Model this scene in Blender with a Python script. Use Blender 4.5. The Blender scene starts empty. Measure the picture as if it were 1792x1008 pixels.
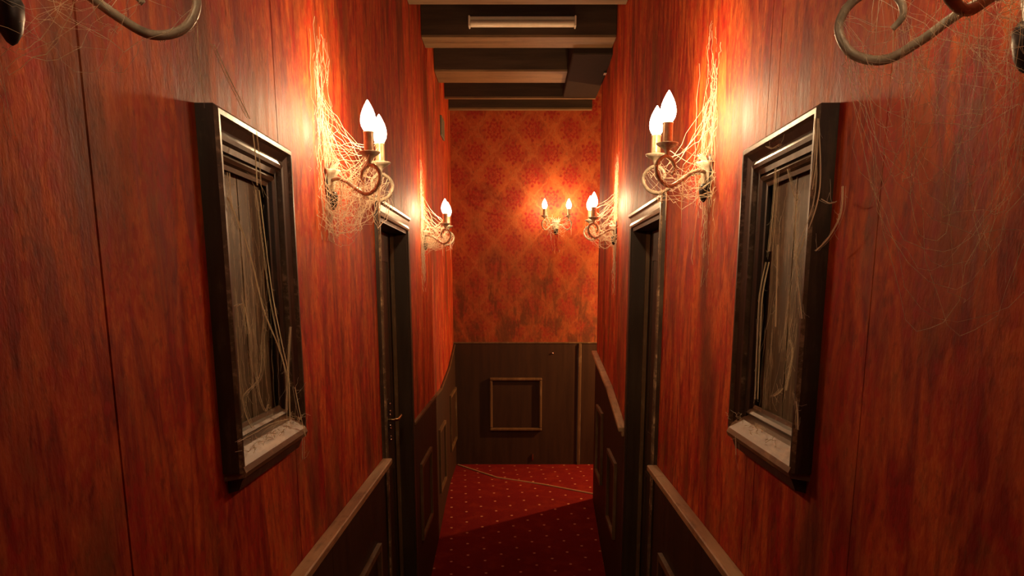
import bpy, bmesh, math, random
from mathutils import Vector, Matrix
PI = math.pi
scn = bpy.context.scene
COL = scn.collection

# ------------------------------------------------------------------ camera
EYE = 1.68
cam_data = bpy.data.cameras.new('camera')
cam = bpy.data.objects.new('camera', cam_data); COL.objects.link(cam)
cam.location = (0, 0, EYE)
cam.rotation_euler = (math.radians(90 - 12.698), 0, 0)
cam_data.sensor_width = 36
cam_data.lens = 1500 / 1792 * 36
cam_data.shift_x = -9 / 1792
cam_data.shift_y = 339 / 1792
cam_data.clip_start = 0.02
scn.camera = cam

# ------------------------------------------------------------------ world, exposure
world = bpy.data.worlds.new('world'); scn.world = world
world.use_nodes = True
bg = world.node_tree.nodes['Background']
bg.inputs[0].default_value = (1.0, 0.40, 0.22, 1)
bg.inputs[1].default_value = 0.03
scn.view_settings.view_transform = 'Standard'
scn.view_settings.look = 'None'
scn.view_settings.gamma = 1
scn.view_settings.use_curve_mapping = False
scn.view_settings.exposure = 0.35
cy = scn.cycles
cy.max_bounces = 5; cy.diffuse_bounces = 3; cy.glossy_bounces = 2; cy.transmission_bounces = 2; cy.transparent_max_bounces = 8
cy.sample_clamp_indirect = 4.0

BULB_W = 5.0            # each candle bulb
BULB_COL = (1.0, 0.64, 0.32)
# lamp round the corner of the passage at the far right
pl = bpy.data.lights.new('passage_lamp', 'POINT'); pl.energy = 95; pl.color = (1.0, 0.5, 0.18); pl.shadow_soft_size = 0.02
plo = bpy.data.objects.new('passage_lamp', pl); COL.objects.link(plo); plo.location = (1.45, 6.64, 1.75)

# ------------------------------------------------------------------ node helper
class G:
    def __init__(s, name):
        s.m = bpy.data.materials.new(name); s.m.use_nodes = True
        s.t = s.m.node_tree; s.n = s.t.nodes; s.l = s.t.links
        s.b = s.n['Principled BSDF']
    def put(s, sock, v):
        if isinstance(v, V): s.l.new(v.o, sock)
        elif hasattr(v, 'links'): s.l.new(v, sock)
        else:
            try: sock.default_value = v
            except Exception: sock.default_value = (*v, 1)
    def math(s, op, *a):
        n = s.n.new('ShaderNodeMath'); n.operation = op
        for i, v in enumerate(a): s.put(n.inputs[i], v)
        return V(s, n.outputs[0])
    def pos(s):
        g = s.n.new('ShaderNodeNewGeometry'); x = s.n.new('ShaderNodeSeparateXYZ'); s.l.new(g.outputs['Position'], x.inputs[0])
        return [V(s, o) for o in x.outputs]
    def objc(s):
        g = s.n.new('ShaderNodeTexCoord'); x = s.n.new('ShaderNodeSeparateXYZ'); s.l.new(g.outputs['Object'], x.inputs[0])
        return [V(s, o) for o in x.outputs]
    def vec(s, x, y, z):
        n = s.n.new('ShaderNodeCombineXYZ')
        for i, v in enumerate((x, y, z)): s.put(n.inputs[i], v)
        return n.outputs[0]
    def noise(s, vec, scale=1., detail=4., rough=.55, dist=0.):
        n = s.n.new('ShaderNodeTexNoise'); s.l.new(vec, n.inputs['Vector'])
        n.inputs['Scale'].default_value = scale; n.inputs['Detail'].default_value = detail
        n.inputs['Roughness'].default_value = rough; n.inputs['Distortion'].default_value = dist
        return V(s, n.outputs[0])
    def mix(s, f, a, b, mode='MIX'):
        n = s.n.new('ShaderNodeMix'); n.data_type = 'RGBA'; n.blend_type = mode
        s.put(n.inputs[0], f)
        for i, v in ((6, a), (7, b)):
            if isinstance(v, tuple): n.inputs[i].default_value = (*v[:3], 1)
            else: s.put(n.inputs[i], v)
        return n.outputs[2]
    def step(s, v, lo, hi):
        n = s.n.new('ShaderNodeMapRange'); n.interpolation_type = 'SMOOTHSTEP'
        s.put(n.inputs[0], v); n.inputs[1].default_value = lo; n.inputs[2].default_value = hi
        return V(s, n.outputs[0])
    def bump(s, h, strength=.3, dist=.002):
        n = s.n.new('ShaderNodeBump'); n.inputs['Strength'].default_value = strength; n.inputs['Distance'].default_value = dist
        s.put(n.inputs['Height'], h); s.l.new(n.outputs[0], s.b.inputs['Normal'])
    def set(s, **k):
        for a, v in k.items(): s.put(s.b.inputs[a.replace('_', ' ')], v if not (isinstance(v, tuple) and len(v) == 3) else (*v, 1))
        return s.m
class V:
    def __init__(s, g, o): s.g, s.o = g, o
    def __add__(s, b): return s.g.math('ADD', s, b)
    def __sub__(s, b): return s.g.math('SUBTRACT', s, b)
    def __rsub__(s, b): return s.g.math('SUBTRACT', b, s)
    def __mul__(s, b): return s.g.math('MULTIPLY', s, b)
    def __truediv__(s, b): return s.g.math('DIVIDE', s, b)
    __radd__ = __add__; __rmul__ = __mul__

# ------------------------------------------------------------------ materials
def damask(g, u, v):
    """ogee net with a rosette in every cell, half-drop repeat; 0..1"""
    def rosette(u, v):
        fu = g.math('FRACT', u) - .5; fv = (g.math('FRACT', v) - .5) * 1.12
        r = g.math('SQRT', fu * fu + fv * fv)
        th = g.math('ARCTAN2', fv, fu)
        edge = .26 + g.math('COSINE', th * 8.) * .05 + g.math('COSINE', th * 2.) * -.02 + g.math('COSINE', th * 16.) * .015
        body = g.step(edge - r, 0., .04)
        veins = g.step(g.math('SINE', r * 52. + g.math('COSINE', th * 8.) * 1.5) + g.math('COSINE', th * 16.) * .4, -.3, .6)
        return body * (.3 + veins * .7)
    a = rosette(u, v); b = rosette(u + .5, v + .5)
    net = g.math('COSINE', u * (2 * PI)) + g.math('COSINE', v * (2 * PI))
    net = g.math('ABSOLUTE', net + g.math('SINE', (u + v) * (8 * PI)) * .12 + g.math('SINE', (u - v) * (8 * PI)) * .12)
    lines = 1. - g.step(net, .12, .34)
    return g.math('MAXIMUM', g.math('MAXIMUM', a, b), lines * .0), lines
def wallpaper(name, side):
    g = G(name); x, y, z = g.pos()
    u0 = y if side else x
    u = u0
    fine = g.noise(g.vec(u * 90., x * 3., z * 45.), 1., 3., .65)
    streak = g.noise(g.vec(u * 14., x * 2., z * 3.2), 1., 3., .6, 1.4)
    big = g.noise(g.vec(u * 4.5, x * 2.6, z * 1.7), 1., 2., .6)
    blot = g.noise(g.vec(u * 8., x * 4., z * 6.), 1., 4., .7)
    fib = g.noise(g.vec(u * 55., x * 30., z * 34.), 1., 3., .75)
    body, lines = damask(g, u0 * (1 / .30) + .1 + (fib - .5) * .05, z * (1 / .34) + (fib - .5) * .06)
    if side:
        c = g.mix(g.step(streak, .34, .66), (.24, .011, .005), (.53, .082, .012))
        c = g.mix(g.step(fine, .42, .70) * g.step(streak, .40, .6) * .6, c, (.64, .16, .03))
        c = g.mix(g.step(fib, .48, .70) * .5, c, (.10, .012, .005))
        c = g.mix(body * g.step(blot, .3, .55) * .65, c, (.40, .013, .008))
        c = g.mix(lines * .22 * g.step(fib, .35, .6), c, (.54, .15, .035))
        c = g.mix(g.step(streak * .25 + big * .8, .50, .68) * .7, c, (.070, .020, .007))
        c = g.mix(g.step(blot, .52, .74) * .4, c, (.24, .10, .022))
    else:
        c = g.mix(g.step(blot, .3, .7), (.29, .037, .009), (.42, .085, .016))
        c = g.mix(body * .9, c, (.30, .010, .007))
        c = g.mix(lines * g.step(fib, .40, .58) * .6, c, (.50, .15, .035))
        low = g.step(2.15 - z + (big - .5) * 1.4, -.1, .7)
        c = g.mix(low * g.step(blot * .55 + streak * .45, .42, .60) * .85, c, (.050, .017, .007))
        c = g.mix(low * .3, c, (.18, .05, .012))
        c = g.mix(g.step(fib, .48, .68) * .5, c, (.11, .018, .007))
    g.bump(fine, .4, .003)
    rr = .66 + (streak - .5) * .3
    g.b.inputs['Sheen Weight'].default_value = .0 if side else .0
    g.b.inputs['Sheen Tint'].default_value = (.9, .7, .45, 1)
    return g.set(Base_Color=c, Roughness=rr, Specular_IOR_Level=.17 if side else .3)
def darkwood(name, c1, c2, axis='z', rough=.5, wear=0., wearcol=(.34, .25, .15), spec=.28):
    g = G(name); x, y, z = g.pos()
    if axis == 'z': v = g.vec(x * 22., y * 22., z * 2.)
    elif axis == 'y': v = g.vec(x * 22., y * 2., z * 22.)
    else: v = g.vec(x * 2., y * 22., z * 22.)
    n = g.noise(v, 1., 6., .65, .3)
    c = g.mix(g.step(n, .3, .7), c1, c2)
    w2 = g.noise(g.vec(x * 9., y * 9., z * 9.), 1., 5., .7)
    w3 = g.noise(v, 2.3, 4., .7)
    if wear: c = g.mix(g.step(w2 * .5 + w3 * .5, .50, .62) * wear, c, wearcol)
    g.bump(n * .6 + w3 * .4, .35, .002)
    return g.set(Base_Color=c, Roughness=rough + (n - .5) * .25, Specular_IOR_Level=spec)
def plain(name, col, rough=.5, metal=0., var=.25, scale=30., spec=.5):
    g = G(name); x, y, z = g.objc()
    n = g.noise(g.vec(x, y, z), scale, 4., .6)
    c = g.mix(g.step(n, .35, .7) * var, col, tuple(v * .25 for v in col))
    g.bump(n, .15, .001)
    return g.set(Base_Color=c, Roughness=rough, Metallic=metal, Specular_IOR_Level=spec)
def carpet():
    g = G('carpet'); x, y, z = g.pos()
    a = .07
    xr = x * math.cos(a) + y * math.sin(a); yr = y * math.cos(a) - x * math.sin(a)
    u = xr * (1 / .105); col = g.math('FLOOR', u)
    v = yr * (1 / .17) + col * .5
    fu = (g.math('FRACT', u) - .5) * .105; fv = (g.math('FRACT', v) - .5) * .17
    d = g.math('SQRT', fu * fu + fv * fv)
    n = g.noise(g.vec(x, y, z), 240., 3., .7); m = g.noise(g.vec(x, y, z), 9., 4., .6)
    c = g.mix(g.step(n, .3, .7), (.11, .004, .005), (.20, .010, .008))
    c = g.mix(g.step(m, .45, .7) * .45, c, (.26, .025, .008))
    c = g.mix(1. - g.step(d + (n - .5) * .006, .0065, .0105), c, (.60, .28, .15))
    g.bump(n, .8, .004)
    return g.set(Base_Color=c, Roughness=.95, Specular_IOR_Level=.1)
def web_mat():
    g = G('cobweb_fibre'); x, y, z = g.objc()
    tr = g.n.new('ShaderNodeBsdfTranslucent'); tr.inputs[0].default_value = (.92, .84, .68, 1)
    df = g.n.new('ShaderNodeBsdfDiffuse'); df.inputs[0].default_value = (.92, .86, .72, 1)
    mx = g.n.new('ShaderNodeMixShader'); mx.inputs[0].default_value = .65
    g.l.new(df.outputs[0], mx.inputs[1]); g.l.new(tr.outputs[0], mx.inputs[2])
    g.l.new(mx.outputs[0], g.n['Material Output'].inputs[0])
    return g.m
def bulb_mat():
    g = G('glowing_bulb_glass')
    em = g.n.new('ShaderNodeEmission'); em.inputs[0].default_value = (1.0, .80, .55, 1); em.inputs[1].default_value = 9.0
    tp = g.n.new('ShaderNodeBsdfTransparent')
    ad = g.n.new('ShaderNodeAddShader'); g.l.new(em.outputs[0], ad.inputs[0]); g.l.new(tp.outputs[0], ad.inputs[1])
    g.l.new(ad.outputs[0], g.n['Material Output'].inputs[0])
    g.m.cycles.emission_sampling = 'NONE'
    return g.m
M = dict(
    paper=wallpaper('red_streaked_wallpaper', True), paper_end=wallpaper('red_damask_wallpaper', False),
    wains=darkwood('dark_brown_painted_wood', (.030, .0115, .0045), (.048, .019, .0065), 'z', .6),
    sill=darkwood('worn_sill_paint', (.085, .046, .022), (.16, .095, .048), 'y', .4, .5, (.46, .31, .17), .5),
    mould=darkwood('brown_moulding_paint', (.10, .055, .025), (.17, .095, .042), 'z', .45, .3),
    rail=darkwood('worn_rail_wood', (.30, .175, .09), (.46, .29, .16), 'y', .5, .5, (.10, .05, .025)),
    trim=darkwood('blackened_trim_paint', (.020, .014, .009), (.045, .031, .019), 'z', .36, .25, (.20, .145, .085), .5),
    trim_worn_lit=darkwood('worn_and_lit_trim_paint', (.075, .05, .03), (.16, .115, .07), 'y', .42, .75, (.46, .33, .20)),  # worn edges and beads; on inward casing faces it paints sconce light
    trim_lamplit=darkwood('lamplit_door_head_paint', (.30, .24, .16), (.52, .43, .31), 'y', .4, .4, (.10, .075, .05)),  # door head coloured pale for the sconce light falling on dark paint
    door=darkwood('dark_door_paint', (.036, .020, .011), (.055, .032, .017), 'z', .45),
    boardup=darkwood('grimy_window_boards', (.050, .040, .021), (.14, .112, .062), 'z', .5, .75, (.36, .30, .18)),
    beam=darkwood('dark_beam_wood', (.030, .018, .010), (.060, .036, .019), 'x', .6),
    beam_low=darkwood('lit_beam_wood', (.13, .08, .036), (.22, .145, .07), 'x', .6, .4, (.07, .04, .02)),  # beam undersides coloured paler, the light on them put into the wood
    ceil=darkwood('ceiling_black_paint', (.018, .011, .007), (.030, .018, .010), 'x', .8),
    duct=plain('dark_duct_paint', (.020, .012, .007), .8, spec=.1),
    carpet=carpet(), strip=plain('pale_carpet_strip', (.55, .33, .17), .5),
    iron=plain('aged_cream_iron', (.42, .36, .26), .45, .1, .6, 60.),
    shell=plain('aged_cream_plate', (.55, .50, .38), .45, .1, .5, 60.),
    finial=plain('black_iron', (.02, .018, .016), .4, .3),
    sleeve=plain('candle_sleeve_brass', (.50, .34, .20), .35, .2, .5, 50.),
    bulb=bulb_mat(), web=web_mat(),
    steel=plain('polished_steel', (.75, .70, .62), .18, 1., .1),
    brass=plain('aged_brass', (.45, .32, .16), .3, 1., .3),
    white=plain('off_white_plastic', (.75, .70, .56), .45, 0., .1), diffuser=plain('ribbed_diffuser', (.72, .66, .50), .35, 0., .1),
    green=plain('grey_green_plastic', (.13, .14, .10), .5),
)

# ------------------------------------------------------------------ mesh helpers
class MB:
    def __init__(s): s.v = []; s.f = []
    def box(s, a, b):
        i = len(s.v)
        s.v += [(x, y, z) for z in (a[2], b[2]) for y in (a[1], b[1]) for x in (a[0], b[0])]
        s.f += [tuple(i + k for k in q) for q in ((0, 2, 3, 1), (4, 5, 7, 6), (0, 1, 5, 4), (2, 6, 7, 3), (0, 4, 6, 2), (1, 3, 7, 5))]
        return s
    def hexa(s, p):          # 8 corners ordered as in box
        i = len(s.v); s.v += [tuple(q) for q in p]
        s.f += [tuple(i + k for k in q) for q in ((0, 2, 3, 1), (4, 5, 7, 6), (0, 1, 5, 4), (2, 6, 7, 3), (0, 4, 6, 2), (1, 3, 7, 5))]
        return s
    def tube(s, pts, r, n=8, cap=True):
        pts = [Vector(p) for p in pts]; m = len(pts)
        rs = r if isinstance(r, (list, tuple)) else [r] * m
        base = len(s.v); up = None
        for k, p in enumerate(pts):
            t = (pts[min(k + 1, m - 1)] - pts[max(k - 1, 0)])
            t = t.normalized() if t.length > 1e-9 else Vector((0, 0, 1))
            if up is None: up = Vector((0, 0, 1)) if abs(t.z) < .9 else Vector((1, 0, 0))
            a = t.cross(up); a = a.normalized() if a.length > 1e-6 else t.orthogonal().normalized()
            b = a.cross(t); up = b
            for j in range(n):
                q = 2 * PI * j / n
                s.v.append(tuple(p + (a * math.cos(q) + b * math.sin(q)) * rs[k]))
        for k in range(m - 1):
            for j in range(n):
                a0 = base + k * n + j; a1 = base + k * n + (j + 1) % n
                s.f.append((a0, a1, a1 + n, a0 + n))
        if cap:
            s.f.append(tuple(base + j for j in reversed(range(n)))); s.f.append(tuple(base + (m - 1) * n + j for j in range(n)))
        return s
    def lathe(s, prof, c=(0, 0, 0), n=16, sx=1., sy=1., flute=0, amp=0.):
        base = len(s.v)
        for r, z in prof:
            for j in range(n):
                q = 2 * PI * j / n; rr = r * (1 + amp * math.cos(flute * q)) if flute else r
                s.v.append((c[0] + rr * math.cos(q) * sx, c[1] + rr * math.sin(q) * sy, c[2] + z))
        for k in range(len(prof) - 1):
            for j in range(n):
                a0 = base + k * n + j; a1 = base + k * n + (j + 1) % n
                s.f.append((a0, a1, a1 + n, a0 + n))
        s.f.append(tuple(base + j for j in reversed(range(n)))); s.f.append(tuple(base + (len(prof) - 1) * n + j for j in range(n)))
        return s
    def prism(s, poly, a, b):   # closed loop of 3d points, extruded by vector b-a
        d = Vector(b) - Vector(a); n = len(poly); i = len(s.v)
        s.v += [tuple(p) for p in poly] + [tuple(Vector(p) + d) for p in poly]
        s.f += [tuple(range(i, i + n)), tuple(range(i + 2 * n - 1, i + n - 1, -1))]
        for k in range(n): s.f.append((i + k, i + (k + 1) % n, i + n + (k + 1) % n, i + n + k))
        return s
    def build(s, name, mat, parent=None, smooth=False, bevel=0., mat2=None, f2=()):
        me = bpy.data.meshes.new(name); me.from_pydata(s.v, [], s.f)
        bm = bmesh.new(); bm.from_mesh(me)
        bmesh.ops.recalc_face_normals(bm, faces=bm.faces)
        if bevel: bmesh.ops.bevel(bm, geom=list(bm.edges), offset=bevel, segments=1, affect='EDGES', clamp_overlap=True)
        bm.to_mesh(me); bm.free()
        if smooth:
            for p in me.polygons: p.use_smooth = True
        me.materials.append(mat if not isinstance(mat, str) else M[mat])
        if mat2:
            me.materials.append(M[mat2])
            for k in f2: me.polygons[k].material_index = 1
        o = bpy.data.objects.new(name, me); COL.objects.link(o)
        if parent: o.parent = parent
        return o
def empty(name, loc=(0, 0, 0), rz=0.):
    o = bpy.data.objects.new(name, None); COL.objects.link(o); o.location = loc; o.rotation_euler = (0, 0, rz); o.empty_display_size = .1
    return o
def tag(o, label, cat, group=None):
    o['label'] = label; o['category'] = cat
    if group: o['group'] = group
    return o
def struct(o, label=None):
    o['kind'] = 'structure'
    if label: o['label'] = label
    return o
def spline(pts, k=6):
    P = [Vector(p) for p in pts]; out = []
    for i in range(len(P) - 1):
        a, b, c, d = P[max(i - 1, 0)], P[i], P[i + 1], P[min(i + 2, len(P) - 1)]
        for j in range(k):
            t = j / k
            out.append(.5 * ((2 * b) + (c - a) * t + (2 * a - 5 * b + 4 * c - d) * t * t + (3 * b - a - 3 * c + d) * t ** 3))
    out.append(P[-1]); return out

# ------------------------------------------------------------------ layout numbers
HW = .525; Y0 = -1.3; YE = 7.15; CEIL = 3.35; BEAM = 3.0175
RX = lambda y: HW if y < 4.05 else HW + .035 * (y - 4.05) / 2.03     # the right wall opens slightly past its door
RE = 6.08                                                           # free end of the right wall
T = .06
WIN = ((1.555, 1.915), (1.402, 1.915))                              # opening (y), (z)
DOOR = {-1: (3.345, 4.195), 1: (3.215, 4.02)}; DTOP = 1.945

# ------------------------------------------------------------------ floor
fl = struct(empty('floor'), 'dark red spotted carpet running up a short ramp')
m = MB()
prof = [(Y0, 0.), (4.9, 0.), (5.5, .085), (6.1, .185), (6.5, .222), (YE + .1, .224)]
for (ya, za), (yb, zb) in zip(prof, prof[1:]):
    xr = 2.3 if ya >= 6.0 else .62
    m.hexa([(-.62, ya, za - .1), (xr, ya, za - .1), (-.62, yb, zb - .1), (xr, yb, zb - .1), (-.62, ya, za), (xr, ya, za), (-.62, yb, zb), (xr, yb, zb)])
m.build('carpet', 'carpet', fl)
def fz(y):
    for (ya, za), (yb, zb) in zip(prof, prof[1:]):
        if ya <= y <= yb: return za + (zb - za) * (y - ya) / (yb - ya)
    return .224
sp = [(-.5, 7.1), (-.157, 6.60), (.2, 6.40), (.575, 6.17)]
m = MB(); m.tube([(x, y, fz(y) + .003) for x, y in sp], .007, 6); m.build('carpet_joint_strip', 'strip', fl)

# ------------------------------------------------------------------ walls
def hexwall(m, side, ya, yb, z0, z1, d0, d1, z0b=None, z1b=None):
    """slab between depth d0 and d1 measured outwards from the wall face; optional other heights at yb"""
    z0b = z0 if z0b is None else z0b; z1b = z1 if z1b is None else z1b
    X = (lambda y: RX(y)) if side > 0 else (lambda y: HW)
    m.hexa([(side * (X(ya) + d0), ya, z0), (side * (X(ya) + d1), ya, z0), (side * (X(yb) + d0), yb, z0b), (side * (X(yb) + d1), yb, z0b),
            (side * (X(ya) + d0), ya, z1), (side * (X(ya) + d1), ya, z1), (side * (X(yb) + d0), yb, z1b), (side * (X(yb) + d1), yb, z1b)])
    return m
def moulding_frame(parent, side, ya, yb, z0, z1, z0b=None, z1b=None):
    z0b = z0 if z0b is None else z0b; z1b = z1 if z1b is None else z1b
    w = .022; m = MB(); D = -.024
    hexwall(m, side, ya, yb, z0, z0 + w, D, -.008, z0b, z0b + w)
    hexwall(m, side, ya, yb, z1 - w, z1, D, -.008, z1b - w, z1b)
    hexwall(m, side, ya, ya + w, z0 + w, z1 - w, D, -.008); hexwall(m, side, yb - w, yb, z0b + w, z1b - w, D, -.008)
    m.build('panel_moulding', 'mould', parent)
def rail(parent, side, ya, yb, za, zb):
    m = MB(); hexwall(m, side, ya, yb, za - .022, za, -.038, 0, zb - .022, zb)
    hexwall(m, side, ya, yb, za - .045, za - .022, -.022, 0, zb - .045, zb - .022)
    m.build('rail_cap', 'rail', parent, bevel=.003)
def side_wall(name, side, boards, label):
    w = struct(empty(name), label)
    for ya, yb, hole in boards:
        g = .003 if yb < 1.2 or (hole and hole[1][0] > 0) and side < 0 else .0015
        m = MB()
        if hole is None: hexwall(m, side, ya + g, yb - g, 0, CEIL, 0, T)
        else:
            (ha, hb), (z0, z1) = hole
            if z0 > 0: hexwall(m, side, ya + g, yb - g, 0, z0, 0, T)
            hexwall(m, side, ya + g, yb - g, z1, CEIL, 0, T)
            if ha - ya > .004: hexwall(m, side, ya + g, ha, z0, z1, 0, T)
            if yb - hb > .004: hexwall(m, side, hb, yb - g, z0, z1, 0, T)
        m.build('wallpapered_board', 'paper', w)
    return w
dl = DOOR[-1]; dr = DOOR[1]
WL = side_wall('wall_left', -1, [(Y0, 1.115, None), (1.115, 2.0, WIN), (2.0, 3.27, None), (3.27, 4.26, (dl, (-.01, DTOP))), (4.26, 5.85, None), (5.85, YE, None)],
               'left wall with streaked red wallpaper above dark wainscot')
WR = side_wall('wall_right', 1, [(Y0, 1.30, None), (1.30, 1.855, (WIN[0][:1] + (1.8535,), WIN[1])), (1.855, 1.925, ((1.8565, 1.915), WIN[1])), (1.925, 3.14, None), (3.14, 4.10, (dr, (-.01, DTOP))), (4.10, RE, None)],
               'right wall with streaked red wallpaper above dark wainscot')
RZ = 1.035
for side, w, d in ((-1, WL, dl), (1, WR, dr)):
    for ya, yb in ((Y0, 1.2), (1.2, 2.3), (2.3, d[0] - .07)):
        m = MB(); hexwall(m, side, ya + .001, yb - .001, 0, RZ - .02, -.008, 0); m.build('wainscot_board', 'wains', w)
    for ya, yb in ((.2, 1.05), (1.3, 2.15), (2.42, 3.05 if side < 0 else 2.93)): moulding_frame(w, side, ya, yb, .36, .76)
rail(WL, -1, Y0, 1.86, RZ, RZ); rail(WL, -1, 1.863, 3.28, RZ, RZ)
rail(WR, 1, Y0, 2.95, RZ, RZ); rail(WR, 1, 2.953, 3.15, RZ, RZ)
# left, past the door: the paper edge lifts towards the end wall
tl = [(4.255, 1.025), (5.83, 1.020), (6.55, 1.10), (7.14, 1.235)]
for (ya, za), (yb, zb) in zip(tl, tl[1:]):
    m = MB(); hexwall(m, -1, ya, yb - .001, 0, za, -.010, 0, None, zb); m.build('wainscot_board', 'wains', WL)
    m = MB(); hexwall(m, -1, ya, yb, za - .012, za, -.016, 0, zb - .012, zb); m.build('rail_cap', 'mould', WL)
moulding_frame(WL, -1, 4.45, 4.98, .35, .77); moulding_frame(WL, -1, 5.55, 6.0, .35, .775); moulding_frame(WL, -1, 6.5, 7.1, .45, .885)
# right, past the door: the rail climbs with the ramp
tr = [(4.075, 1.028), (4.83, 1.145), (RE, 1.255)]
for (ya, za), (yb, zb) in zip(tr, tr[1:]):
    m = MB(); hexwall(m, 1, ya, yb - .001, 0, za - .02, -.008, 0, None, zb - .02); m.build('wainscot_board', 'wains', WR)
    rail(WR, 1, ya, yb - .003, za, zb)
moulding_frame(WR, 1, 4.40, 4.85, .37, .785); moulding_frame(WR, 1, 5.30, 5.75, .46, .92)
m = MB(); m.box((RX(RE) + T, RE - .14, 0), (2.3, RE, CEIL)); m.box((RX(RE) - .0, RE, 0), (RX(RE) + T, RE + .012, CEIL)); m.build('wall_return', 'wains', WR)

we = struct(empty('wall_end'), 'far wall with red damask wallpaper above a dark brown wainscot')
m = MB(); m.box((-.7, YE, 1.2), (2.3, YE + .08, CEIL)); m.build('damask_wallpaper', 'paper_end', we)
for xa, xb in ((-HW, .503), (.533, 1.2), (1.2, 2.3)):
    m = MB(); m.box((xa + .001, YE - .014, .2), (xb - .001, YE, 1.240)); m.build('wainscot_board', 'wains', we)
m = MB(); m.box((.505, YE - .03, .2), (.531, YE, 1.238)); m.build('wainscot_post', 'mould', we, bevel=.004)
m = MB(); m.box((-HW, YE - .020, 1.240), (2.3, YE, 1.250)); m.build('rail_cap', 'mould', we)
mo = None
for a, b in (((-.228, .514), (.206, .538)), ((-.228, .934), (.206, .958)), ((-.228, .538), (-.206, .934)), ((.184, .538), (.206, .934))):
    m = MB(); m.box((a[0], YE - .040, a[1]), (b[0], YE - .013, b[1])); m.build('panel_moulding', 'mould', we, bevel=.006)
m = MB(); m.tube([(.131, YE - .013, .262), (.131, YE - .022, .275), (.131, YE - .022, .315)], .008, 8); m.build('door_stop_peg', 'brass', we)
m = MB(); m.lathe([(.001, -.008), (.008, -.005), (.009, 0), (.008, .005), (.001, .008)], (.293, YE - .018, 1.16), 10); m.build('nail_head', 'steel', we)
m = MB(); m.box((2.3, RE - .14, 0), (2.36, YE + .08, CEIL)); struct(m.build('wall_passage', 'paper'), 'closing wall of the side passage round the corner')

# ------------------------------------------------------------------ ceiling
ce = struct(empty('ceiling'), 'black ceiling crossed by dark wooden beams')
m = MB(); m.box((-.62, Y0, CEIL), (2.3, YE + .08, CEIL + .06)); m.build('ceiling_board', 'ceil', ce)
for ya, yb in ((2.72, 3.0), (3.48, 3.76), (4.25, 4.543), (5.093, 5.309), (5.849, 6.157), (6.632, 6.668), (7.02, 7.075)):
    m = MB(); xr = RX(ya) - .002
    m.box((-HW + .002, ya, BEAM + .012), (xr, yb, CEIL)); b = m.build('beam', 'beam', ce)
    m = MB(); m.box((-HW + .003, ya + .002, BEAM), (xr - .001, yb - .002, BEAM + .0115)); m.build('beam_lit_underside', 'beam_low', b)  # thin layer carrying the painted light on the beam's underside
m = MB(); m.box((.318, 5.312, 2.985), (.555, 6.45, 3.3)); dk = m.build('duct_box', 'duct', ce, bevel=.006)
m = MB(); m.box((.535, 5.70, 2.976), (.552, 5.76, 2.985)); s_ = m.build('duct_sensor', 'finial', dk)
m = MB(); m.box((.537, 5.705, 2.9745), (.541, 5.755, 2.976)); m.box((.546, 5.705, 2.9745), (.550, 5.755, 2.976)); m.build('sensor_clip', 'white', dk)
# unlit batten light on the second beam
bl = tag(empty('batten_light', (.028, 5.093, 3.083)), 'unlit cream batten light fixed to the dark ceiling beam', 'ceiling light')
m = MB(); m.box((-.286, -.035, -.002), (.286, 0, .030)); m.build('housing', 'white', bl, bevel=.004)
m = MB(); m.lathe([(.016, -.28), (.018, -.275), (.018, .275), (.016, .28)], (0, 0, 0), 14)
m.v = [(z, x - .036, y - .008) for x, y, z in m.v]; m.build('diffuser_tube', 'diffuser', bl, smooth=True)
for s in (-1, 1):
    m = MB(); m.box((s * .286 - .005, -.054, -.026), (s * .286 + .005, 0, .031)); m.build('end_cap', 'white', bl, bevel=.004)

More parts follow.
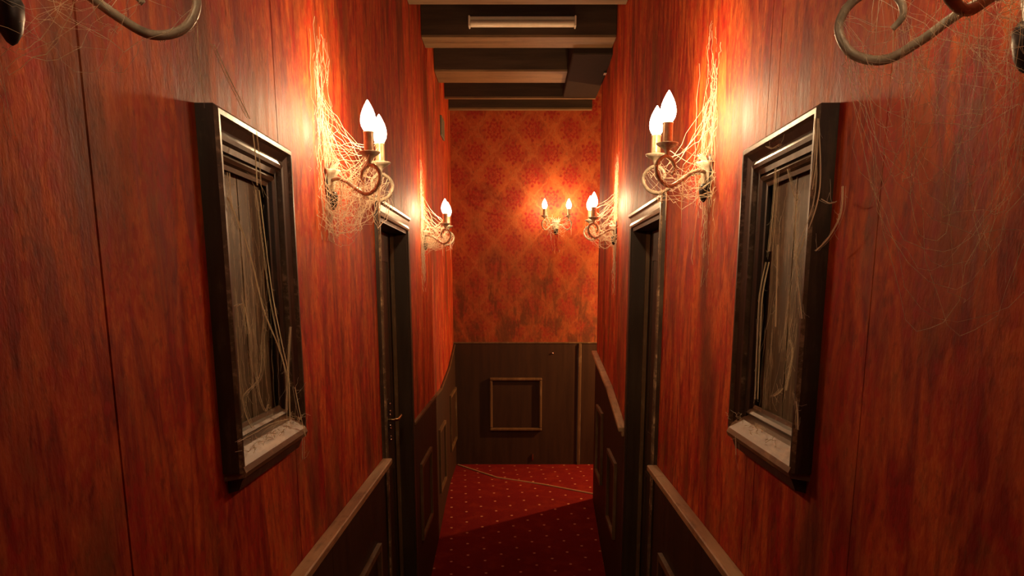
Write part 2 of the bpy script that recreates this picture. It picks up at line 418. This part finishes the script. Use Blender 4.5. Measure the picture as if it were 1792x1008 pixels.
# ------------------------------------------------------------------ mitred moulding
CAS = [(0, 0), (0, .030), (.006, .036), (.014, .036), (.018, .028), (.030, .020), (.040, .024), (.047, .022), (.050, .012), (.060, .010), (.062, -.035), (0, -.001)]
def sweep(side, p0, p1, prof, n0, n1, face=HW):
    """profile (inset, proud) swept from corner p0 to p1 (y,z); n0,n1 = inward mitre directions at the corners"""
    m = MB(); k = len(prof)
    for p, n in ((p0, n0), (p1, n1)):
        for a, h in prof: m.v.append((side * (face - h), p[0] + n[0] * a, p[1] + n[1] * a))
    for j in range(k): m.f.append((j, (j + 1) % k, k + (j + 1) % k, k + j))
    m.f.append(tuple(range(k))); m.f.append(tuple(range(2 * k - 1, k - 1, -1)))
    return m
def window(name, side, label):
    w = struct(empty(name, (0, 0, 0)), label)
    (a, b), (c, d) = WIN; e = .060
    A, B, C, D = a - e, b + e, c - .045, d + e
    sweep(side, (A, C), (A, D), CAS, (1, 0), (1, -1)).build('casing_stile', 'trim', w, mat2='trim_worn_lit', f2=(1, 3, 7))  # chamfer is wear; inward faces are coloured pale to paint sconce light
    sweep(side, (B, D), (B, C), CAS, (-1, -1), (-1, 0)).build('casing_stile', 'trim', w, mat2='trim_worn_lit', f2=(1, 3, 7))
    sweep(side, (A, D), (B, D), CAS, (1, -1), (-1, -1)).build('casing_head', 'trim', w, mat2='trim_worn_lit', f2=(1, 3, 7))
    # sloping worn sill and its apron lip
    m = MB(); f = HW
    prof = [(f + .033, c + .010), (f - .001, c + .004), (f - .018, c - .008), (f - .036, c - .034), (f - .040, c - .044), (f - .036, c - .054), (f, c - .060), (f + .03, c - .05)]
    m.prism([(side * x, A + .005, z) for x, z in prof], (0, A + .005, 0), (0, B - .012, 0)); m.build('sill', 'sill', w)
    m = MB(); m.prism([(side * x, A + .02, z) for x, z in ((f - .001, c - .060), (f - .028, c - .060), (f - .020, c - .080), (f - .001, c - .085))], (0, A + .02, 0), (0, B - .02, 0)); m.build('sill_apron', 'trim', w)
    # inner worn beads
    BE = [(0, 0), (0, .012), (.005, .016), (.011, .012), (.014, .005), (.022, .003), (.022, 0)]
    ff = HW + .004; i = .004
    for nm, p0, p1, n0, n1, mt in (('inner_bead', (a + i, c + i), (a + i, d - i), (1, 1), (1, -1), 'trim'), ('inner_bead', (b - i, d - i), (b - i, c + i), (-1, -1), (-1, 1), 'trim'),
                               ('inner_bead', (a + i, d - i), (b - i, d - i), (1, -1), (-1, -1), 'trim_worn_lit'), ('inner_bead', (b - i, c + i), (a + i, c + i), (-1, 1), (1, 1), 'trim_worn_lit')):
        sweep(side, p0, p1, BE, n0, n1, ff).build(nm, mt, w)
    for ya, yb, za, zb in ((a - .01, a + .006, c, d), (b - .006, b + .01, c, d), (a, b, d - .006, d + .01), (a, b, c - .01, c + .006)):
        m = MB(); m.box((side * (HW + .003), ya, za), (side * (HW + .085), yb, zb)); m.build('reveal', 'trim', w)
    n = 4
    for q in range(n):
        m = MB(); m.box((side * (HW + .014 + .001 * (q % 2)), a + (b - a) * q / n + .0008, c), (side * (HW + .085), a + (b - a) * (q + 1) / n - .0008, d)); m.build('board', 'boardup', w)
    return w
window('window_1', -1, 'dark cobwebbed window frame on the left wall')
window('window_2', 1, 'dark cobwebbed window frame on the right wall')

# ------------------------------------------------------------------ doors
DC = [(0, 0), (0, .014), (.006, .020), (.016, .020), (.022, .012), (.045, .010), (.056, .016), (.064, .014), (.068, 0)]
def door(name, side, label):
    o = struct(empty(name), label); a, b = DOOR[side]; e = .066
    sweep(side, (a - e, 0), (a - e, DTOP + e), DC, (1, 0), (1, -1)).build('casing_stile', 'trim', o, mat2='trim_worn_lit', f2=(1, 5))
    m = MB(); hexwall(m, side, b, b + .055, 0, DTOP, -.012, 0); m.build('casing_stile', 'door', o)
    sweep(side, (a - e, DTOP + e), (b + .055, DTOP + e), DC, (1, -1), (-.8, -1)).build('casing_head', 'trim_lamplit', o)
    for ya, yb, za, zb in ((a, a + .015, 0, DTOP), (b - .015, b, 0, DTOP), (a + .015, b - .015, DTOP - .015, DTOP)):
        m = MB(); m.box((side * (HW - .004), ya, za), (side * (HW + .13), yb, zb)); m.build('jamb', 'door', o)
    m = MB(); m.box((side * (HW + .055), b - .028, 0), (side * (HW + .072), b - .015, DTOP - .015)); m.build('door_stop_bead', 'mould', o)
    m = MB(); m.box((side * (HW + .076), a + .018, .008), (side * (HW + .115), b - .018, DTOP - .018)); s = m.build('door_leaf', 'door', o)
    x = side * (HW + .072)
    for ya, yb, za, zb in ((a + .1, b - .1, .2, .85), (a + .1, b - .1, 1.02, 1.82)):
        m = MB(); w = .022
        for u0, u1, v0, v1 in ((ya, yb, za, za + w), (ya, yb, zb - w, zb), (ya, ya + w, za + w, zb - w), (yb - w, yb, za + w, zb - w)): m.box((x, u0, v0), (side * (HW + .078), u1, v1))
        m.build('leaf_moulding', 'door', s)
    return o, s
d1, leaf = door('door_1', -1, 'narrow dark door with a lever handle in the left wall')
door('door_2', 1, 'narrow dark door in the right wall')
xb = -(HW + .076)
m = MB(); m.box((xb, 3.905, .97), (xb + .006, 3.955, 1.185)); hp = m.build('lock_plate', 'finial', leaf, bevel=.002)
for z, r in ((1.162, .0065), (1.128, .0065), (1.112, .005), (1.062, .006), (1.048, .006), (1.010, .0055), (.994, .007)):
    m = MB(); m.lathe([(.0006, -r), (r * .7, -r * .7), (r, 0), (r * .7, r * .7), (.0006, r)], (xb + .014, 3.93, z), 8); m.build('stud', 'steel', leaf, smooth=True)
m = MB(); m.tube(spline([(xb, 3.93, 1.088), (xb + .03, 3.93, 1.088), (xb + .045, 3.95, 1.087), (xb + .048, 4.0, 1.090), (xb + .048, 4.045, 1.093)], 4), .0075, 8); m.build('lever_handle', 'brass', leaf, smooth=True)

# ------------------------------------------------------------------ sconces
ARM = [(.012, 0, 0), (.045, 0, .004), (.080, 0, -.007), (.115, 0, -.028), (.150, 0, -.042), (.185, 0, -.031), (.202, 0, -.003), (.192, 0, .020), (.166, 0, .031), (.143, 0, .020), (.135, 0, .001), (.145, 0, -.012)]
SPL = math.atan2(.094, .135)
def proto_meshes():
    d = {}
    def keep(k, o): d[k] = o.data; bpy.data.objects.remove(o)
    pts = spline(ARM, 6); n = len(pts)
    m = MB(); m.tube(pts, [.0052 if k < n * .75 else .0052 - .002 * (k / n - .75) * 4 for k in range(n)], 8); keep('arm', m.build('arm', 'iron', None, True))
    m = MB(); m.lathe([(.004, -.034), (.006, -.020), (.010, -.014), (.020, -.008), (.0285, -.002), (.029, .001), (.022, .002), (.012, .001)], (0, 0, .062), 18); keep('drip_pan', m.build('drip_pan', 'iron', None, True))
    m = MB(); m.lathe([(.0130, 0), (.0140, .002), (.0132, .006), (.0132, .044), (.0138, .047), (.0138, .050), (.010, .051)], (0, 0, .063), 16, flute=8, amp=.02); keep('candle_sleeve', m.build('candle_sleeve', 'sleeve', None, True))
    m = MB(); m.lathe([(.0105, 0), (.0148, .006), (.0188, .014), (.0206, .023), (.0203, .032), (.0180, .043), (.0138, .054), (.0088, .064), (.0042, .072), (.0008, .077)], (0, 0, .1135), 16); keep('bulb', m.build('bulb', 'bulb', None, True))
    m = MB(); m.lathe([(.001, -.042), (.009, -.039), (.015, -.028), (.019, -.012), (.021, .004), (.025, .016), (.034, .027), (.032, .030), (.020, .022), (.001, .014)], (.0, 0, 0), 28, sx=1., sy=1., flute=9, amp=.07)
    m.v = [(max(x, 0.) + .004, y, z) for x, y, z in m.v]; keep('shell_cup', m.build('shell_cup', 'shell', None, True))
    m = MB()
    for k in range(5):
        t = (k - 2) * .42
        for w in (0,):
            c0 = Vector((.010, math.sin(t) * .022, .018)); up = Vector((.010 * math.cos(t), math.sin(t) * .030, .040)); sd = Vector((0, math.cos(t), -math.sin(t) * .5)) * .0095
            i = len(m.v)
            for s_ in range(6):
                f = s_ / 5; wd = math.sin(PI * (.18 + .80 * f)) if f < 1 else .02
                p = c0 + up * f + Vector((.014 * f * f, 0, -.006 * f * f))
                m.v += [tuple(p - sd * wd), tuple(p + Vector((.004 * wd, 0, 0))), tuple(p + sd * wd), tuple(p - Vector((.002, 0, 0)))]
            for s_ in range(5):
                for q in range(4): m.f.append((i + s_ * 4 + q, i + s_ * 4 + (q + 1) % 4, i + s_ * 4 + 4 + (q + 1) % 4, i + s_ * 4 + 4 + q))
            m.f.append((i, i + 1, i + 2, i + 3)); m.f.append((i + 23, i + 22, i + 21, i + 20))
    keep('leaf_crown', m.build('leaf_crown', 'shell', None, True))
    m = MB(); m.lathe([(.001, -.075), (.006, -.072), (.013, -.062), (.017, -.048), (.018, -.036), (.013, -.028), (.001, -.026)], (.016, 0, 0), 16, sx=.8); keep('finial', m.build('finial', 'finial', None, True))
    m = MB(); m.lathe([(.026, 0), (.026, .004), (.020, .008), (.001, .009)], (0, 0, 0), 24, sx=1.9, sy=1.)
    m.v = [(z + .0005, y, -x + .002) for x, y, z in m.v]; keep('back_plate', m.build('back_plate', 'finial', None, True))
    return d
SM = proto_meshes()
def sconce(loc, rz, label, power=1., tilt=0.):
    r = empty('wall_sconce', loc, rz); r.rotation_euler = (tilt, 0, rz)
    tag(r, label, 'wall lamp', 'twin candle wall sconces')
    def add(k, parent=r, at=(0, 0, 0), rot=0.):
        o = bpy.data.objects.new(k, SM[k]); COL.objects.link(o); o.parent = parent; o.location = at; o.rotation_euler = (0, 0, rot); return o
    for k in ('back_plate', 'shell_cup', 'leaf_crown', 'finial'): add(k)
    for s in (-1, 1):
        add('arm', r, (0, 0, 0), s * SPL)
        p = (.1655 * math.cos(SPL), s * .1655 * math.sin(SPL), 0)
        add('drip_pan', r, p); add('candle_sleeve', r, p); add('bulb', r, p)
        L = bpy.data.lights.new('bulb_light', 'POINT'); L.energy = BULB_W * power; L.color = BULB_COL; L.shadow_soft_size = .012
        lo = bpy.data.objects.new('bulb_light', L); COL.objects.link(lo); lo.parent = r; lo.location = (p[0], p[1], .137)
    return r
SC = {}
SC['ml'] = sconce((-HW, 2.485, 1.968), 0, 'lit twin candle sconce on the left wall between window and door')
SC['mr'] = sconce((HW, 2.455, 1.985), PI, 'lit twin candle sconce on the right wall between window and door')
SC['fl'] = sconce((-HW, 4.93, 1.962), 0, 'lit twin candle sconce on the left wall beyond the door')
SC['fr'] = sconce((RX(4.82), 4.82, 1.985), PI + .017, 'lit twin candle sconce on the right wall beyond the door')
SC['en'] = sconce((.310, YE, 2.175), -PI / 2, 'lit twin candle sconce in the middle of the damask end wall', .7)
SC['nl'] = sconce((-HW, .94, 1.994), 0, 'cream twin sconce cut off by the top left corner', .10)
SC['nr'] = sconce((HW, .93, 1.966), PI, 'cream twin sconce cut off by the top right corner', .10)

# small plate high on the left wall
m = MB(); m.box((-HW, 6.22, 2.70), (-HW + .012, 6.46, 2.83)); tag(m.build('wall_plate', 'green', bevel=.003), 'small grey green plate high on the left wall by the beams', 'wall plate')

# ------------------------------------------------------------------ cobwebs
def strand(m, p, q, rnd, sag=.0, jit=.004, n=9, r=.0005):
    p = Vector(p); q = Vector(q); L = (q - p).length; pts = []
    off = Vector((0, 0, 0))
    for k in range(n + 1):
        t = k / n
        if 0 < k < n: off = off * .6 + Vector((rnd.gauss(0, 1), rnd.gauss(0, 1), rnd.gauss(0, 1))) * jit
        else: off = Vector((0, 0, 0))
        pts.append(p.lerp(q, t) + Vector((0, 0, -sag * 4 * t * (1 - t))) + off)
    m.tube(pts, [r * rnd.uniform(.6, 1.3) for _ in pts], 3, False)
    return pts
def sconce_web(root, seed, nw, na, nl, wall=(.34, -.34, .10), r=.0005, hang=.12, label=''):
    """wall = top of the wall web, its bottom, half width"""
    rnd = random.Random(seed); m = MB(); pool = []
    armp = []
    for s in (-1, 1):
        cs, sn = math.cos(s * SPL), math.sin(s * SPL)
        for x, y, z in spline(ARM, 5): armp.append(Vector((x * cs, x * sn, z)))
    cups = [Vector((.1655 * math.cos(SPL) + .024 * math.cos(q), s * .094 + .024 * math.sin(q), .060)) for s in (-1, 1) for q in (0, 1, 2, 3, 4, 5)]
    bul = [Vector((.135 + .014 * math.cos(q), s * .094 + .014 * math.sin(q), z)) for s in (-1, 1) for q in (0, 1.5, 3, 4.5) for z in (.075, .10, .118)]
    # strands lying down the wall
    for k in range(nw):
        y = rnd.gauss(0, wall[2] * .55) - .02; z = rnd.uniform(wall[1] * .4, wall[0]); L = rnd.uniform(.06, .30)
        pool += strand(m, (rnd.uniform(.001, .007), y, z), (rnd.uniform(.001, .007), y + rnd.gauss(0, .012), max(z - L, wall[1])), rnd, 0, .003, 9, r * rnd.uniform(.5, 1.3))
    # from wall to arms, cups and sleeves
    for k in range(na):
        w = Vector((.003, rnd.gauss(0, wall[2] * .6), rnd.uniform(-.10, wall[0] * .55)))
        a = rnd.choice(armp + cups * 2 + bul)
        pool += strand(m, w, a, rnd, rnd.uniform(0, .03), .003, 10, r * rnd.uniform(.5, 1.4))
    # hammock slung under the arms and between them
    for k in range(na):
        a = rnd.choice(armp); b = rnd.choice(armp + cups)
        if rnd.random() < .55: b = Vector((.003, rnd.gauss(0, wall[2] * .7), rnd.uniform(-hang * 1.1, -.01)))
        pool += strand(m, a, b, rnd, rnd.uniform(.2, 1.) * hang, .004, 12, r * rnd.uniform(.5, 1.3))
    for a in armp[::3]: pool.append(a)
    # short links that knit it together
    for k in range(nl):
        a = rnd.choice(pool)
        for _ in range(12):
            b = rnd.choice(pool)
            if .01 < (a - b).length < .075: strand(m, a, b, rnd, .004, .002, 5, r * .75); break
    # cotton wrapped round the arms
    for s in (-1, 1):
        cs, sn = math.cos(s * SPL), math.sin(s * SPL); ap = [Vector((x * cs, x * sn, z)) for x, y, z in spline(ARM, 5)]
        for k in range(8):
            i = rnd.randrange(0, len(ap) - 14); seg = [p + Vector((rnd.gauss(0, .0035), rnd.gauss(0, .0035), rnd.gauss(0, .0035))) for p in ap[i:i + 14]]
            m.tube(seg, r * 1.3, 3, False)
    # drips
    for k in range(max(3, na // 8)):
        a = rnd.choice(armp + [Vector((.004, rnd.gauss(0, .03), -.05))] * 10); L = rnd.uniform(.03, .13)
        m.tube([a, a + Vector((rnd.gauss(0, .003), rnd.gauss(0, .003), -L * .5)), a + Vector((0, 0, -L))], [r * 2.4, r * 1.6, r * .3], 4, False)
    o = m.build('cobweb', 'web'); o.matrix_world = Matrix.LocRotScale(root.location, root.rotation_euler, None)
    tag(o, label, 'cobweb')
    return o
sconce_web(SC['ml'], 3, 60, 55, 190, (.40, -.16, .09), .00075, .115, 'thick pale cobweb around the lit sconce left of the left door')
sconce_web(SC['mr'], 5, 50, 20, 45, (.40, -.30, .09), .00075, .07, 'pale cobweb around the lit sconce right of the right door')
sconce_web(SC['fl'], 7, 90, 55, 120, (.40, -.30, .06), .0008, .05, 'pale cobweb around the lit sconce on the left wall past the door')
sconce_web(SC['fr'], 9, 90, 40, 80, (.40, -.34, .06), .0008, .05, 'pale cobweb around the lit sconce on the right wall past the door')
sconce_web(SC['en'], 11, 6, 14, 16, (.12, -.22, .07), .0009, .05, 'thin cobweb hanging from the sconce on the end wall')
sconce_web(SC['nl'], 13, 10, 14, 25, (.06, -.16, .05), .00022, .07, 'wispy cobweb under the sconce in the top left corner')
sconce_web(SC['nr'], 15, 30, 50, 150, (.15, -.28, .10), .00022, .22, 'wide hanging cobweb under the sconce in the top right corner')

LW = [[(1.49, 2.06), (1.57, 2.02), (1.66, 1.98)], [(1.69, 1.97), (1.7, 1.93), (1.7, 1.87)], [(1.69, 1.86), (1.71, 1.77), (1.74, 1.66), (1.79, 1.56), (1.82, 1.5), (1.81, 1.4)], [(1.51, 1.83), (1.58, 1.78), (1.63, 1.72), (1.68, 1.64), (1.75, 1.58), (1.79, 1.54), (1.82, 1.5)], [(1.69, 1.64), (1.66, 1.59), (1.63, 1.52), (1.55, 1.5), (1.52, 1.49), (1.53, 1.46), (1.56, 1.43)], [(1.52, 1.87), (1.52, 1.82), (1.56, 1.78)], [(1.51, 1.65), (1.55, 1.65), (1.57, 1.6)], [(1.87, 1.6), (1.83, 1.51), (1.8, 1.43)], [(1.87, 1.47), (1.9, 1.41), (1.94, 1.35)], [(1.93, 1.35), (1.92, 1.3)], [(1.47, 1.42), (1.56, 1.42), (1.67, 1.42), (1.8, 1.41)], [(1.6, 1.52), (1.61, 1.48), (1.64, 1.45), (1.66, 1.46)]]
RW = [[(1.49, 1.95), (1.46, 1.86), (1.47, 1.81), (1.52, 1.76), (1.55, 1.73)], [(1.49, 1.95), (1.48, 1.89), (1.49, 1.84)], [(1.7, 1.9), (1.7, 1.83), (1.71, 1.75)], [(1.63, 1.89), (1.58, 1.84), (1.56, 1.83)], [(1.35, 1.83), (1.35, 1.79), (1.39, 1.76), (1.45, 1.74)], [(1.44, 1.82), (1.4, 1.81), (1.37, 1.81)], [(1.56, 1.84), (1.56, 1.78), (1.53, 1.7), (1.49, 1.63)], [(1.66, 1.76), (1.65, 1.69), (1.64, 1.61)], [(1.72, 1.73), (1.75, 1.67), (1.75, 1.6), (1.74, 1.46)], [(1.55, 1.59), (1.53, 1.57), (1.55, 1.5)], [(1.51, 1.5), (1.49, 1.47), (1.48, 1.44)], [(1.77, 1.95), (1.73, 1.94), (1.68, 1.94)], [(1.88, 1.36), (1.87, 1.32)], [(1.63, 1.48), (1.6, 1.49), (1.58, 1.5)]]
def window_web(side, lines, seed, fuzz, veil, label):
    rnd = random.Random(seed); m = MB(); X = .487; pool = []
    for ln in lines:
        base = spline([(0, y, z) for y, z in ln], 6); xo = [rnd.uniform(-.004, .004) for k in range(5)]; jo = [rnd.gauss(0, .003) * (k > 0) for k in range(5)]
        for k in range(5):
            pts = [Vector((side * (X + xo[k]), p.y + rnd.gauss(0, .0005) * (k > 0) + jo[k], p.z + rnd.gauss(0, .0005) * (k > 0))) for p in base]
            m.tube(pts, .0009 if k == 0 else .0003, 3, False); pool += pts
    for k in range(fuzz):                      # fluff gathered on sill and strands
        a = rnd.choice(pool); b = a + Vector((rnd.gauss(0, .006), rnd.gauss(0, .012), rnd.gauss(0, .018)))
        strand(m, a, b, rnd, .002, .0007, 5, .00022)
    for k in range(veil):                      # fine threads drawn down across the boards
        y = rnd.uniform(1.57, 1.88); z = rnd.uniform(1.55, 1.90); L = rnd.uniform(.06, .22)
        strand(m, (side * (HW + .010 - rnd.uniform(0, .02)), y, z), (side * (HW + .010 - rnd.uniform(0, .02)), y + rnd.gauss(0, .02), max(z - L, 1.43)), rnd, 0, .0012, 8, .0002)
    for k in range(fuzz // 4):
        y = rnd.uniform(1.52, 1.95); z = 1.392 + rnd.uniform(-.004, .006)
        strand(m, (side * (.475 + rnd.uniform(0, .03)), y, z), (side * (.475 + rnd.uniform(0, .03)), y + rnd.gauss(0, .05), z + rnd.uniform(-.005, .02)), rnd, 0, .003, 6, .0004)
    tag(m.build('cobweb', 'web'), label, 'cobweb')
window_web(-1, LW, 21, 120, 40, 'torn cobweb strung across the window on the left wall')
window_web(1, RW, 22, 70, 46, 'wispy cobweb strung across the window on the right wall')
